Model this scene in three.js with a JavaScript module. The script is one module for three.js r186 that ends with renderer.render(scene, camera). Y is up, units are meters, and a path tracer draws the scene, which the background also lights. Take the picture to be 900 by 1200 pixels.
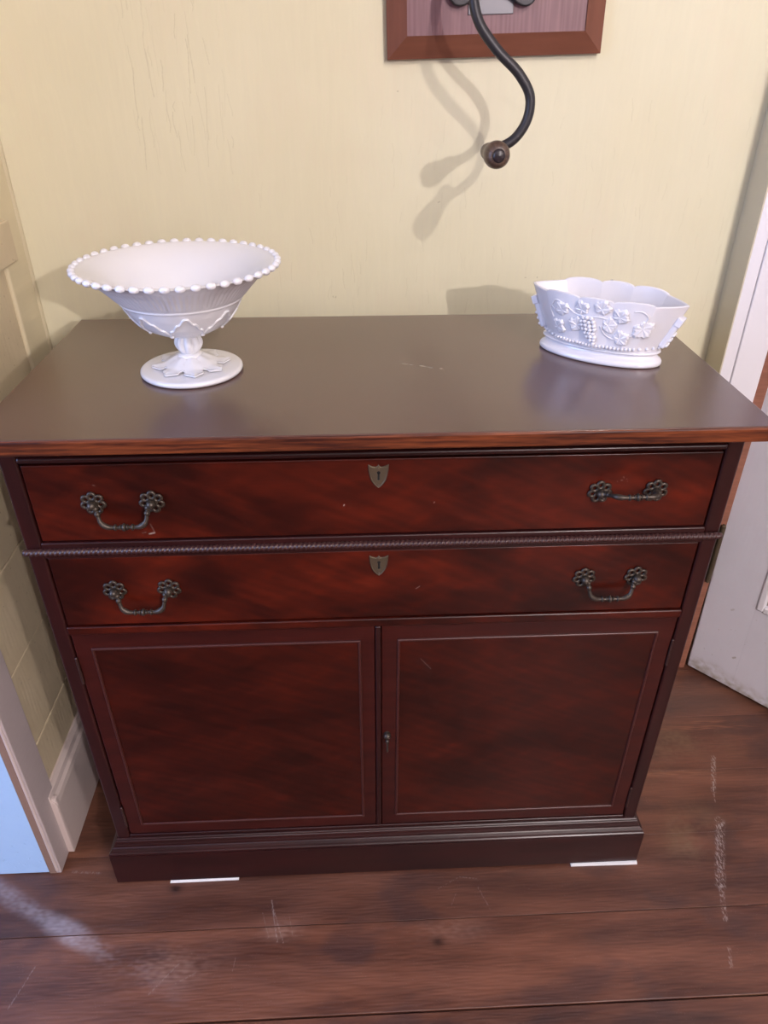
import * as THREE from 'three';
import { RoundedBoxGeometry } from 'three/addons/geometries/RoundedBoxGeometry.js';
import { mergeGeometries, mergeVertices, toCreasedNormals } from 'three/addons/utils/BufferGeometryUtils.js';
import { RectAreaLightUniformsLib } from 'three/addons/lights/RectAreaLightUniformsLib.js';
import { createNoise2D } from 'simplex-noise';

// ------------------------------------------------------------------ camera, sky, light, exposure
RectAreaLightUniformsLib.init();
const scene = new THREE.Scene();
const camera = new THREE.PerspectiveCamera(2 * Math.atan(600 / 857.1) * 180 / Math.PI, 900 / 1200, 0.02, 30);
camera.rotation.order = 'YXZ';
camera.position.set(-0.0287, 1.2439, 0.7771);
camera.rotation.set(-0.5633, -0.0455, 0.0007);
const renderer = new THREE.WebGLRenderer({ antialias: true });
renderer.toneMapping = THREE.LinearToneMapping;
renderer.toneMappingExposure = 0.94;
renderer.shadowMap.enabled = true;
scene.background = new THREE.Color().setRGB(0.62, 0.78, 1.15);
scene.backgroundIntensity = 1.5;

const LAMPS = [   // lamps of the room, the last one an added fill: position, candela, colour
  { p: [0.9, 2.34, 1.6], I: 6.2, c: [1.0, 0.90, 0.86] },
  { p: [1.27, 1.96, 2.94], I: 13.5, c: [1.0, 0.92, 0.93] },
  { p: [-0.5, 2.36, 2.3], I: 0.9, c: [1.0, 0.92, 0.95] },  // unseen fill lamp, added to raise the ambient light
];
const WINDOW = { x: -1.75, z0: 0.25, z1: 1.2, y0: 0.7, y1: 2.1, L: 9, c: [0.42, 0.64, 1.2] };

// ------------------------------------------------------------------ helpers
let seedState = 12345;
const rnd = () => { seedState = (seedState * 1664525 + 1013904223) >>> 0; return seedState / 4294967296; };
const rr = (a, b) => a + (b - a) * rnd();
const noise = createNoise2D(rnd);
const V = (x, y, z) => new THREE.Vector3(x, y, z);
const clamp = (x, a = 0, b = 1) => Math.min(b, Math.max(a, x));
const sm = (a, b, x) => { const t = clamp((x - a) / (b - a)); return t * t * (3 - 2 * t); };
const fbm = (x, y, o = 4) => { let s = 0, a = 0.5, f = 1; for (let i = 0; i < o; i++) { s += a * noise(x * f + i * 17.3, y * f - i * 9.1); a *= 0.5; f *= 2.03; } return s; };

const used = new Map();
function numbered(n, parent) {
  const key = parent.uuid + '/' + n, k = used.get(key) ?? 0; used.set(key, k + 1);
  return k ? n + '_' + String(k).padStart(3, '0') : n;
}
function shade(m) { m.castShadow = true; m.receiveShadow = true; return m; }
function obj(name, geos, mat, parent = scene) {
  const list = (Array.isArray(geos) ? geos : [geos]);
  let g = list[0];
  if (list.length > 1) {
    const keep = ['position', 'normal', 'uv'];
    const flat = list.map((q) => { const c = q.index ? q.toNonIndexed() : q.clone(); for (const k of Object.keys(c.attributes)) if (!keep.includes(k)) c.deleteAttribute(k); return c; });
    g = mergeGeometries(flat);
  }
  const m = shade(new THREE.Mesh(g, mat));
  m.name = numbered(name, parent); parent.add(m); return m;
}
function group(name, parent = scene, pos) {
  const g = new THREE.Group(); g.name = numbered(name, parent); if (pos) g.position.set(...pos); parent.add(g); return g;
}
function tag(o, label, category, grp) { Object.assign(o.userData, { label, category }); if (grp) o.userData.group = grp; return o; }
function structure(o) { o.userData.kind = 'structure'; return o; }

// box with uv in metres (u runs along the grain axis)
function uvMetres(g, grain = 'x', off = [0, 0]) {
  const q = g.index ? g.toNonIndexed() : g, p = q.attributes.position, n = p.count, uv = new Float32Array(n * 2);
  const a = V(0, 0, 0), b = V(0, 0, 0), c = V(0, 0, 0);
  for (let i = 0; i < n; i += 3) {
    a.fromBufferAttribute(p, i); b.fromBufferAttribute(p, i + 1); c.fromBufferAttribute(p, i + 2);
    const nn = b.clone().sub(a).cross(c.clone().sub(a)); const ax = Math.abs(nn.x), ay = Math.abs(nn.y), az = Math.abs(nn.z);
    [a, b, c].forEach((v, k) => {
      let s, t;
      if (az >= ax && az >= ay) { s = v.x; t = v.y; } else if (ay >= ax) { s = v.x; t = -v.z; } else { s = v.z; t = v.y; if (grain === 'x') { } }
      if (grain === 'y') { const k2 = s; s = t; t = k2; }
      if (grain === 'z' && ay >= ax && ay >= az) { const k2 = s; s = t; t = k2; }
      uv[(i + k) * 2] = s + off[0]; uv[(i + k) * 2 + 1] = t + off[1];
    });
  }
  q.setAttribute('uv', new THREE.BufferAttribute(uv, 2)); return q;
}
// box from x0..x1, y0..y1, z0..z1
function bx(x0, x1, y0, y1, z0, z1, r = 0, grain = 'x', seg = 2) {
  const w = x1 - x0, h = y1 - y0, d = z1 - z0;
  const g = r > 0 ? new RoundedBoxGeometry(w, h, d, seg, Math.min(r, w / 2.01, h / 2.01, d / 2.01)) : new THREE.BoxGeometry(w, h, d);
  g.translate((x0 + x1) / 2, (y0 + y1) / 2, (z0 + z1) / 2);
  return uvMetres(g, grain);
}
// profile [[offset, y] ...] swept round three sides of a case (left, front, right)
function sweepU(profile, hw, zf, zb) {
  const path = (o) => [[-hw - o, zb], [-hw - o, zf + o], [hw + o, zf + o], [hw + o, zb]];
  const pos = [];
  for (let i = 0; i + 1 < profile.length; i++) {
    const A = path(profile[i][0]), B = path(profile[i + 1][0]), ya = profile[i][1], yb = profile[i + 1][1];
    for (let k = 0; k < 3; k++) {
      const a = [A[k][0], ya, A[k][1]], b = [A[k + 1][0], ya, A[k + 1][1]], c = [B[k + 1][0], yb, B[k + 1][1]], d = [B[k][0], yb, B[k][1]];
      pos.push(...d, ...c, ...b, ...d, ...b, ...a);
    }
  }
  const g = new THREE.BufferGeometry(); g.setAttribute('position', new THREE.Float32BufferAttribute(pos, 3)); g.computeVertexNormals();
  return uvMetres(g);
}
function tube(points, r, seg = 48, rad = 10, closed = false, taper) {
  const curve = new THREE.CatmullRomCurve3(points, closed, 'centripetal');
  const g = new THREE.TubeGeometry(curve, seg, r, rad, closed);
  if (taper) {
    const p = g.attributes.position, c = V(0, 0, 0);
    for (let i = 0; i <= seg; i++) { curve.getPointAt(Math.min(1, i / seg), c); for (let j = 0; j <= rad; j++) { const k = i * (rad + 1) + j, v = V().fromBufferAttribute(p, k).sub(c).multiplyScalar(taper(i / seg)).add(c); p.setXYZ(k, v.x, v.y, v.z); } }
    g.computeVertexNormals();
  }
  if (!closed) {
    const a = curve.getPointAt(0), b = curve.getPointAt(1);
    const ca = new THREE.SphereGeometry(r * (taper ? taper(0) : 1), rad, 6).translate(a.x, a.y, a.z), cb = new THREE.SphereGeometry(r * (taper ? taper(1) : 1), rad, 6).translate(b.x, b.y, b.z);
    return mergeGeometries([g.toNonIndexed(), ca.toNonIndexed(), cb.toNonIndexed()]);
  }
  return g;
}
function lathe(pts, seg = 64) { return new THREE.LatheGeometry(pts.map(([r, y]) => new THREE.Vector2(Math.max(r, 1e-5), y)), seg); }
function surf(fn, nu, nv) {   // fn(u, v) -> Vector3
  const g = new THREE.PlaneGeometry(1, 1, nu, nv), p = g.attributes.position, uv = g.attributes.uv;
  for (let i = 0; i < p.count; i++) { const v = fn(uv.getX(i), uv.getY(i)); p.setXYZ(i, v.x, v.y, v.z); }
  g.computeVertexNormals(); return g;
}

// ------------------------------------------------------------------ procedural textures
const toS = (x) => { x = clamp(x); return Math.round(255 * (x <= 0.0031308 ? 12.92 * x : 1.055 * Math.pow(x, 1 / 2.4) - 0.055)); };
// texture over a rectangle of the world (x0..x1, y0..y1 in uv metres); fn(x, y) -> [r, g, b] linear
function colourTex(w, h, rect, fn) {
  const d = new Uint8Array(w * h * 4), [x0, x1, y0, y1] = rect;
  for (let j = 0; j < h; j++) for (let i = 0; i < w; i++) {
    const c = fn(x0 + (x1 - x0) * (i + 0.5) / w, y0 + (y1 - y0) * (j + 0.5) / h), k = (j * w + i) * 4;
    d[k] = toS(c[0]); d[k + 1] = toS(c[1]); d[k + 2] = toS(c[2]); d[k + 3] = 255;
  }
  return setTex(new THREE.DataTexture(d, w, h), rect, true);
}
function valueTex(w, h, rect, fn) {
  const d = new Uint8Array(w * h * 4), [x0, x1, y0, y1] = rect;
  for (let j = 0; j < h; j++) for (let i = 0; i < w; i++) {
    const v = Math.round(255 * clamp(fn(x0 + (x1 - x0) * (i + 0.5) / w, y0 + (y1 - y0) * (j + 0.5) / h))), k = (j * w + i) * 4;
    d[k] = d[k + 1] = d[k + 2] = v; d[k + 3] = 255;
  }
  return setTex(new THREE.DataTexture(d, w, h), rect, false);
}
function setTex(t, [x0, x1, y0, y1], colour) {
  t.wrapS = t.wrapT = THREE.MirroredRepeatWrapping; t.magFilter = THREE.LinearFilter; t.minFilter = THREE.LinearMipmapLinearFilter; t.generateMipmaps = true;
  if (colour) t.colorSpace = THREE.SRGBColorSpace;
  t.repeat.set(1 / (x1 - x0), 1 / (y1 - y0)); t.offset.set(-x0 / (x1 - x0), -y0 / (y1 - y0)); t.needsUpdate = true;
  return t;
}
const mix = (a, b, t) => [a[0] + (b[0] - a[0]) * t, a[1] + (b[1] - a[1]) * t, a[2] + (b[2] - a[2]) * t];
const std = (o) => new THREE.MeshPhysicalMaterial({ roughness: 0.6, ...o });
const lin = (r, g, b) => new THREE.Color().setRGB(r, g, b);

// strokes: thin scratches given by end points; returns strength at (x, y)
function strokes(list) {
  return (x, y) => {
    let s = 0;
    for (const [ax, ay, bx_, by, w, k, rough = 0] of list) {
      if (x < Math.min(ax, bx_) - w * 3 || x > Math.max(ax, bx_) + w * 3 || y < Math.min(ay, by) - w * 3 || y > Math.max(ay, by) + w * 3) continue;
      const dx = bx_ - ax, dy = by - ay, t = clamp(((x - ax) * dx + (y - ay) * dy) / (dx * dx + dy * dy));
      const d = Math.hypot(x - ax - dx * t, y - ay - dy * t);
      let v = k * (1 - sm(w * 0.4, w, d));
      if (rough) v *= sm(-0.1, 0.45, noise(x * 520, y * 130) * 0.6 + noise(x * 200, y * 60) * 0.5 + 0.35 - rough * 0.3);
      s = Math.max(s, v);
    }
    return s;
  };
}

// dark red mahogany of the case (uv: x along grain, metres)
const caseScratch = strokes([
  [-0.286, 0.742, -0.283, 0.731, 0.0012, 0.14], [-0.283, 0.729, -0.2895, 0.7275, 0.0016, 0.6], [-0.2935, 0.7300, -0.298, 0.7290, 0.0008, 0.25],
  [-0.043, 0.764, -0.0435, 0.7625, 0.001, 0.8], [0.07, 0.765, 0.0695, 0.7635, 0.0008, 0.6], [0.05, 0.628, 0.055, 0.632, 0.0007, 0.45],
  [0.06, 0.5, 0.075, 0.48, 0.0008, 0.18], [0.305, 0.795, 0.312, 0.788, 0.0012, 0.25, 0.5], [0.298, 0.789, 0.31, 0.792, 0.0012, 0.25, 0.5],
  [-0.3, 0.7405, -0.2995, 0.739, 0.0008, 0.5], [-0.345, 0.8, -0.343, 0.799, 0.0008, 0.3],
]);
const mahogany = colourTex(1400, 1024, [-0.5, 0.5, 0.05, 0.9], (x, y) => {
  const warp = 0.5 * fbm(x * 1.6, y * 2.2, 3);
  const fig = fbm(x * 3.2 + y * 2.5 + warp, y * 6 - x * 1.5, 4) + 0.22;          // broad diagonal figure
  const plume = fbm(x * 9 + y * 16, y * 15 - x * 5, 3);
  const grain = noise(x * 14, y * 420) * 0.5 + noise(x * 40, y * 900) * 0.3;
  const ribbon = Math.max(0, noise((x + 0.7 * y) * 8, (y - 0.5 * x) * 34));
  let t = clamp(0.30 + (y > 0.57 ? 0.22 : 0.15) + fig * (y > 0.57 ? 0.46 : 0.26) + plume * (y > 0.57 ? 0.09 : 0.05) + ribbon * 0.10 + 0.1 * noise((x - 0.5 * y) * 7, (y + 0.45 * x) * 60));
  let c = mix([0.0080, 0.0011, 0.0010], [0.098, 0.0094, 0.0028], t * t);
  c = c.map((v) => v * (1 + 0.12 * grain));
  const s = caseScratch(x, y);
  return mix(c, [0.4, 0.33, 0.28], s);
});
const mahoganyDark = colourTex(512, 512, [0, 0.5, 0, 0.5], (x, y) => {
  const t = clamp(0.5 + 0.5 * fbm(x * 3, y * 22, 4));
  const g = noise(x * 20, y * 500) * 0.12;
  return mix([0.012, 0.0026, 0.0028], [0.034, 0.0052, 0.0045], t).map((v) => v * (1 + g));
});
const mahoganyFrame = colourTex(512, 512, [0, 0.5, 0, 0.5], (x, y) => {
  const t = clamp(0.5 + 0.5 * fbm(x * 4, y * 30, 4)), g = noise(x * 18, y * 460) * 0.12;
  return mix([0.020, 0.0028, 0.0026], [0.056, 0.0072, 0.0046], t).map((v) => v * (1 + g));
});
const edgeWood = colourTex(1024, 128, [-0.5, 0.5, 0.8, 0.93], (x, y) => {
  const t = clamp(0.5 + 0.55 * fbm(x * 5, y * 150, 4) + 0.15 * noise(x * 30, y * 700));
  return mix([0.038, 0.0095, 0.006], [0.19, 0.047, 0.015], clamp((t - 0.5) * 1.5 + 0.42 + 0.22 * noise(x * 3.1 + 5, 2)));
});
const topSpots = strokes([
  [0.040, 0.178, 0.046, 0.176, 0.0018, 0.8], [0.050, 0.174, 0.053, 0.173, 0.0018, 0.9], [0.064, 0.170, 0.070, 0.166, 0.0020, 0.8], [0.074, 0.164, 0.079, 0.160, 0.0018, 0.7], [0.09, 0.158, 0.092, 0.157, 0.0018, 0.9],
  [-0.36, 0.163, -0.352, 0.163, 0.0028, -0.4], [-0.335, 0.135, -0.327, 0.135, 0.0028, -0.4],
]);
const topWood = colourTex(1400, 640, [-0.47, 0.47, -0.05, 0.4], (x, y) => {
  const t = clamp(0.5 + 0.45 * fbm(x * 2.4, y * 16, 4)), g = noise(x * 10, y * 380) * 0.5 + noise(x * 26, y * 900) * 0.5;
  let c = mix([0.078, 0.036, 0.027], [0.104, 0.051, 0.037], t).map((v) => v * (1 + 0.10 * g));
  const s = topSpots(x, y);
  return s >= 0 ? mix(c, [0.36, 0.33, 0.26], s) : c.map((v) => v * (1 + s));
});

// floor: uv = (x, -z)
const SEAM0 = 0.242, BOARD = 0.1395;
const floorMarks = strokes([
  [0.703, 0.206, 0.668, 0.125, 0.006, 0.85, 0.9], [0.668, 0.125, 0.66, 0.1, 0.0022, 0.5, 0.8], [0.652, 0.06, 0.598, -0.065, 0.0115, 0.8, 1.35],
  [0.645, 0.05, 0.622, 0.0, 0.005, 0.7, 0.9], [0.598, -0.068, 0.58, -0.125, 0.0055, 0.7, 1.0], [0.566, -0.17, 0.556, -0.20, 0.004, 0.5, 1.1],
  [-0.19, -0.058, -0.175, -0.128, 0.0016, 0.55, 0.5], [-0.185, -0.075, -0.165, -0.13, 0.0014, 0.45, 0.5], [-0.205, -0.075, -0.19, -0.12, 0.001, 0.25, 0.5], [-0.158, -0.085, -0.15, -0.12, 0.001, 0.25, 0.5],
  [-0.56, -0.15, -0.58, -0.21, 0.0016, 0.4, 0.6], [-0.33, -0.155, -0.37, -0.20, 0.0014, 0.3, 0.6], [-0.3, -0.17, -0.33, -0.185, 0.001, 0.3, 0.4], [-0.24, -0.15, -0.243, -0.17, 0.0012, 0.35, 0.4],
  [0.10, -0.05, 0.14, -0.03, 0.0012, 0.3, 0.6], [0.14, -0.03, 0.17, -0.035, 0.0012, 0.3, 0.5], [0.17, -0.05, 0.185, -0.09, 0.0016, 0.3, 0.6], [0.13, -0.06, 0.12, -0.08, 0.001, 0.25, 0.4],
  [-0.55, 0.01, -0.50, 0.005, 0.003, 0.35, 0.9],
]);
const blot = (x, y, cx, cy, rx, ry) => Math.exp(-(((x - cx) / rx) ** 2 + ((y - cy) / ry) ** 2));
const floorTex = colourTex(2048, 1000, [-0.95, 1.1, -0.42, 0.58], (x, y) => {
  const z = -y, k = Math.floor((z - SEAM0) / BOARD + 50), o = k * 7.31;
  const ring = fbm(x * 1.8 + o, z * 13 + o * 1.7, 4);
  const cath = Math.sin((z * 46 + 5 * fbm(x * 1.1 + o, z * 3, 2) + o) * 3.1) * 0.5;
  const g = noise(x * 22 + o, z * 420) * 0.5 + noise(x * 9, z * 160 + o) * 0.5;
  let t = clamp(0.43 + 0.5 * ring + 0.10 * cath + 0.16 * g);
  let c = mix([0.058, 0.019, 0.0115], [0.235, 0.092, 0.052], t);
  const cloud = fbm(x * 5, z * 6, 4);
  c = mix(c, [0.05, 0.024, 0.022], 0.55 * sm(0.1, 0.5, fbm(x * 3.4 + 4, z * 6 + 2, 4)));
  const worn = blot(x, z, 0.64, -0.25, 0.12, 0.04) * 0.6 + blot(x, z, 0.56, -0.2, 0.1, 0.05) * 0.4 + blot(x, z, 0.60, -0.05, 0.06, 0.045) * 0.55 + blot(x, z, 0.57, -0.01, 0.05, 0.03) * 0.5;
  c = mix(c, [0.20, 0.115, 0.062], clamp(worn * (0.45 + 1.3 * cloud + 0.3 * noise(x * 60, z * 80))));
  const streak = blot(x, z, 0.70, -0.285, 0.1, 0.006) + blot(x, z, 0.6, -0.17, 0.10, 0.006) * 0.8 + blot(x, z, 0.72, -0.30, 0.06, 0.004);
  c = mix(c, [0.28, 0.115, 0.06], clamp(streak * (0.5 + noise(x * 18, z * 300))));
  const dirt = blot(x, z, 0.62, -0.36, 0.25, 0.06);
  c = mix(c, [0.10, 0.072, 0.062], 0.5 * dirt);
  // pale scuffs at the left, with the window's sheen painted into the colour
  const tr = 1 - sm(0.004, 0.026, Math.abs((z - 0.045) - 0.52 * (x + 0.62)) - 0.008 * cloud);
  const inScuffSheen = sm(-0.75, -0.6, x) * (1 - sm(-0.5, -0.28, x));
  c = mix(c, [0.42, 0.36, 0.38], clamp(tr * inScuffSheen * (0.24 + 0.3 * sm(-0.4, -0.62, x) + 0.5 * cloud + 0.16 * noise(x * 60, z * 120))));
  c = mix(c, [0.27, 0.15, 0.11], clamp(0.7 * (blot(x, z, -0.36, 0.16, 0.08, 0.03) + blot(x, z, 0.1, 0.12, 0.07, 0.02) * 0.5 + blot(x, z, -0.17, 0.11, 0.03, 0.015)) * (0.4 + 1.2 * cloud + 0.6 * noise(x * 50, z * 120))));
  const knot = Math.max(blot(x, z, -0.36, 0.03, 0.012, 0.009), blot(x, z, 0.09, 0.14, 0.012, 0.008));
  c = mix(c, [0.018, 0.008, 0.007], 0.8 * knot);
  const blk = blot(x, z, 0.28, 0.265, 0.07, 0.012) + blot(x, z, 0.46, 0.27, 0.06, 0.012) + 0.6 * blot(x, z, 0.36, 0.15, 0.05, 0.02);
  c = mix(c, [0.03, 0.018, 0.017], clamp(0.75 * blk * (0.6 + cloud)));
  // fine dust and scratches
  const fine = noise(x * 300, z * 300) > 0.83 && noise(x * 33, z * 33) > 0.25 ? 0.3 : 0;
  c = mix(c, [0.4, 0.33, 0.30], Math.max(fine * 0.5, floorMarks(x, y)));
  return c;
});
const floorRough = valueTex(768, 384, [-0.95, 1.1, -0.42, 0.58], (x, y) => 0.42 + 0.16 * fbm(x * 5, y * 9, 4) + 0.05 * noise(x * 20, y * 200));
const floorBump = valueTex(1024, 512, [-0.95, 1.1, -0.42, 0.58], (x, y) => 0.5 + 0.22 * noise(x * 16, y * 320) + 0.2 * fbm(x * 6, y * 20, 3));

// cracked yellow paint
const crackList = [];
for (let i = 0; i < 210; i++) {
  const zone = i % 7;
  const X = zone < 2 ? rr(-0.36, -0.20) : zone < 3 ? rr(-0.2, 0.0) : rr(0.02, 0.62), Y = zone < 2 ? rr(1.12, 1.36) : zone < 3 ? rr(0.8, 1.1) : rr(0.76, 1.2);
  let x = X, y = Y; const L = rr(0.012, zone < 2 ? 0.075 : 0.04), w = rr(0.0006, 0.0009), k = rr(0.08, zone < 2 ? 0.38 : 0.26), n = 4;
  for (let j = 0; j < n; j++) { const nx = x + rr(-0.0022, 0.0022), ny = y - L / n; crackList.push([x, y, nx, ny, w, k]); x = nx; y = ny; }
}
const chips = []; for (const [x, y] of [[-0.06, 0.875], [-0.055, 0.876], [0.28, 0.905], [0.3, 0.906], [0.33, 0.9], [0.05, 1.19], [0.41, 0.87], [0.415, 0.872], [-0.28, 0.98], [0.12, 1.03]]) chips.push([x, y, x + rr(-0.003, 0.003), y + rr(-0.002, 0.002), 0.0011, 0.8]);
function bucketed(list, cell) {   // strokes indexed by column so that a large texture stays quick
  const cols = new Map();
  for (const s of list) for (let i = Math.floor((Math.min(s[0], s[2]) - 0.004) / cell); i <= Math.floor((Math.max(s[0], s[2]) + 0.004) / cell); i++) { if (!cols.has(i)) cols.set(i, []); cols.get(i).push(s); }
  const fns = new Map([...cols].map(([k, l]) => [k, strokes(l)]));
  return (x, y) => fns.get(Math.floor(x / cell))?.(x, y) ?? 0;
}
const crack = bucketed([...crackList, ...chips], 0.02);
const WALLR = [-0.62, 0.68, 0.55, 1.4];
const wallTex = colourTex(1536, 1024, WALLR, (x, y) => {
  const t = 0.5 + 0.5 * fbm(x * 2, y * 2, 4), b = noise(x * 46, y * 5) * 0.5 + noise(x * 110, y * 9) * 0.5;
  let c = mix([0.675, 0.625, 0.435], [0.725, 0.675, 0.490], t).map((v) => v * (1 + 0.012 * b));
  c = mix(c, [0.69, 0.60, 0.43], 0.25 * sm(0.1, 0.5, fbm(x * 3 + 9, y * 3 + 1, 3)));
  return mix(c, [0.34, 0.28, 0.17], 0.6 * crack(x, y));
});
const wallBump = valueTex(1536, 1024, WALLR, (x, y) => 0.5 + 0.05 * noise(x * 50, y * 6) + 0.12 * fbm(x * 7, y * 5, 3) + 0.02 * noise(x * 160, y * 30) - 0.45 * crack(x, y));
const paintBump = valueTex(512, 512, [0, 0.5, 0, 0.5], (x, y) => 0.5 + 0.25 * fbm(x * 9, y * 5, 4) + 0.12 * noise(x * 90, y * 14));
const plasterBump = valueTex(512, 512, [0, 0.4, 0, 0.4], (x, y) => 0.5 + 0.3 * fbm(x * 18, y * 18, 5) - 0.35 * sm(0.8, 0.9, noise(x * 60, y * 60)));
const boardTex = colourTex(512, 512, [0, 0.5, 0, 0.5], (x, y) => {
  const t = 0.5 + 0.5 * fbm(x * 7, y * 9, 4);
  let c = mix([0.56, 0.46, 0.30], [0.62, 0.52, 0.36], t);
  return mix(c, [0.25, 0.18, 0.12], 0.7 * sm(0.86, 0.93, noise(x * 55, y * 55)));
});
// white door paint with grime along its lower edge (uv: along the leaf, height)
const doorTex = colourTex(512, 1024, [-0.02, 0.4, 0, 0.84], (x, y) => {
  const n = fbm(x * 8, y * 8, 4);
  let c = mix([0.67, 0.655, 0.72], [0.71, 0.69, 0.755], 0.5 + 0.5 * n);
  const g = (1 - sm(0.0, 0.055, y + 0.02 * n)) * (0.45 + 0.9 * fbm(x * 30, y * 40, 4));
  c = mix(c, [0.33, 0.27, 0.20], clamp(g));
  return mix(c, [0.30, 0.25, 0.2], 0.6 * sm(0.88, 0.95, noise(x * 40, y * 40)) * sm(0.35, 0.1, y));
});
const mauveTex = colourTex(512, 512, [0, 0.5, 0, 0.5], (x, y) => {   // grain along y
  const t = clamp(0.5 + 0.5 * noise(x * 190, y * 6) * 0.7 + 0.3 * fbm(x * 20, y * 4, 3));
  return mix([0.155, 0.066, 0.078], [0.25, 0.125, 0.135], t);
});
const frameTex = colourTex(512, 256, [0, 0.5, 0, 0.25], (x, y) => mix([0.135, 0.042, 0.021], [0.19, 0.063, 0.033], clamp(0.5 + 0.5 * fbm(x * 6, y * 60, 4))));
const rawWood = colourTex(128, 512, [0, 0.1, 0, 0.5], (x, y) => mix([0.17, 0.062, 0.035], [0.30, 0.12, 0.075], clamp(0.5 + 0.5 * fbm(x * 80, y * 6, 4))));
const knobTex = colourTex(256, 128, [0, 1, 0, 1], (x, y) => mix([0.035, 0.018, 0.012], [0.13, 0.075, 0.05], clamp(0.5 + 0.5 * fbm(x * 22, y * 3, 4))));

// ------------------------------------------------------------------ materials
const M = {
  caseFront: std({ map: mahogany, roughness: 0.32, clearcoat: 0.22, clearcoatRoughness: 0.2, specularIntensity: 0.55 }),
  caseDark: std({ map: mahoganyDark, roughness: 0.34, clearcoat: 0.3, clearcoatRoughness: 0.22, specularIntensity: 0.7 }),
  top: std({ map: topWood, roughness: 0.27, clearcoat: 0.5, clearcoatRoughness: 0.22 }),
  edge: std({ map: edgeWood, roughness: 0.4, specularIntensity: 0.5 }),
  doorFrame: std({ map: mahoganyFrame, roughness: 0.33, clearcoat: 0.25, clearcoatRoughness: 0.2, specularIntensity: 0.6 }),
  moulding: std({ color: lin(0.052, 0.0125, 0.010), roughness: 0.34 }),
  rope: std({ color: lin(0.045, 0.016, 0.014), roughness: 0.38 }),
  gap: std({ color: lin(0.008, 0.004, 0.004), roughness: 0.8 }),
  brass: std({ color: lin(0.062, 0.047, 0.036), metalness: 0.5, roughness: 0.4 }),
  brassPale: std({ color: lin(0.17, 0.135, 0.09), metalness: 0.8, roughness: 0.42 }),
  black: std({ color: lin(0.01, 0.009, 0.008), roughness: 0.7 }),
  hinge: std({ color: lin(0.05, 0.022, 0.018), metalness: 0.4, roughness: 0.45 }),
  milk: std({ color: lin(0.73, 0.72, 0.75), roughness: 0.34, clearcoat: 0.6, clearcoatRoughness: 0.12 }),
  glaze: std({ color: lin(0.72, 0.70, 0.74), roughness: 0.30, clearcoat: 0.9, clearcoatRoughness: 0.06 }),
  wall: std({ map: wallTex, bumpMap: wallBump, bumpScale: 0.001, roughness: 0.55 }),
  board: std({ map: boardTex, bumpMap: paintBump, bumpScale: 0.0012, roughness: 0.5 }),
  cornerPaint: std({ color: lin(0.66, 0.575, 0.385), bumpMap: paintBump, bumpScale: 0.0012, roughness: 0.5 }),
  taupe: std({ color: lin(0.47, 0.40, 0.40), bumpMap: paintBump, bumpScale: 0.0012, roughness: 0.5 }),
  taupeEdge: std({ color: lin(0.26, 0.16, 0.12), bumpMap: paintBump, bumpScale: 0.0012, roughness: 0.6 }),
  baseboard: std({ color: lin(0.60, 0.50, 0.47), bumpMap: paintBump, bumpScale: 0.001, roughness: 0.45 }),
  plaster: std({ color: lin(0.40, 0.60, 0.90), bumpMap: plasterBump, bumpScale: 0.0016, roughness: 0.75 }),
  trim: std({ color: lin(0.76, 0.74, 0.78), bumpMap: paintBump, bumpScale: 0.0006, roughness: 0.42 }),
  jambSide: std({ color: lin(0.60, 0.54, 0.40), bumpMap: paintBump, bumpScale: 0.0006, roughness: 0.5 }),
  door: std({ map: doorTex, bumpMap: paintBump, bumpScale: 0.0006, roughness: 0.4 }),
  doorPanel: std({ color: lin(0.36, 0.34, 0.30), roughness: 0.5 }),
  raw: std({ map: rawWood, roughness: 0.65 }),
  oldHinge: std({ color: lin(0.10, 0.075, 0.045), metalness: 0.5, roughness: 0.55 }),
  mauve: std({ map: mauveTex, roughness: 0.45 }),
  frame: std({ map: frameTex, roughness: 0.5 }),
  iron: std({ color: lin(0.045, 0.042, 0.046), metalness: 0.55, roughness: 0.42 }),
  steel: std({ color: lin(0.16, 0.155, 0.17), metalness: 0.6, roughness: 0.4 }),
  knob: std({ map: knobTex, roughness: 0.42, clearcoat: 0.2, clearcoatRoughness: 0.3 }),
  knobTip: std({ color: lin(0.022, 0.014, 0.016), roughness: 0.35 }),
  card: std({ color: lin(0.80, 0.78, 0.76), roughness: 0.8 }),
  room: std({ color: lin(0.34, 0.31, 0.29), roughness: 0.85 }),
  ceiling: std({ color: lin(0.60, 0.58, 0.57), roughness: 0.9 }),
  glass: new THREE.MeshPhysicalMaterial({ color: 0xffffff, transmission: 1, thickness: 0, roughness: 0.02, ior: 1.45 }),
  lampMetal: std({ color: lin(0.6, 0.55, 0.45), metalness: 0.8, roughness: 0.4 }),
};
const floorTints = [[1, 1, 1], [0.88, 0.87, 0.88], [1.08, 1.04, 1.0], [0.95, 0.92, 0.9]].map((c) => std({ color: lin(...c.map((v) => Math.min(1, v * 0.92))), map: floorTex, roughnessMap: floorRough, roughness: 1, bumpMap: floorBump, bumpScale: 0.0012 }));

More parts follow.
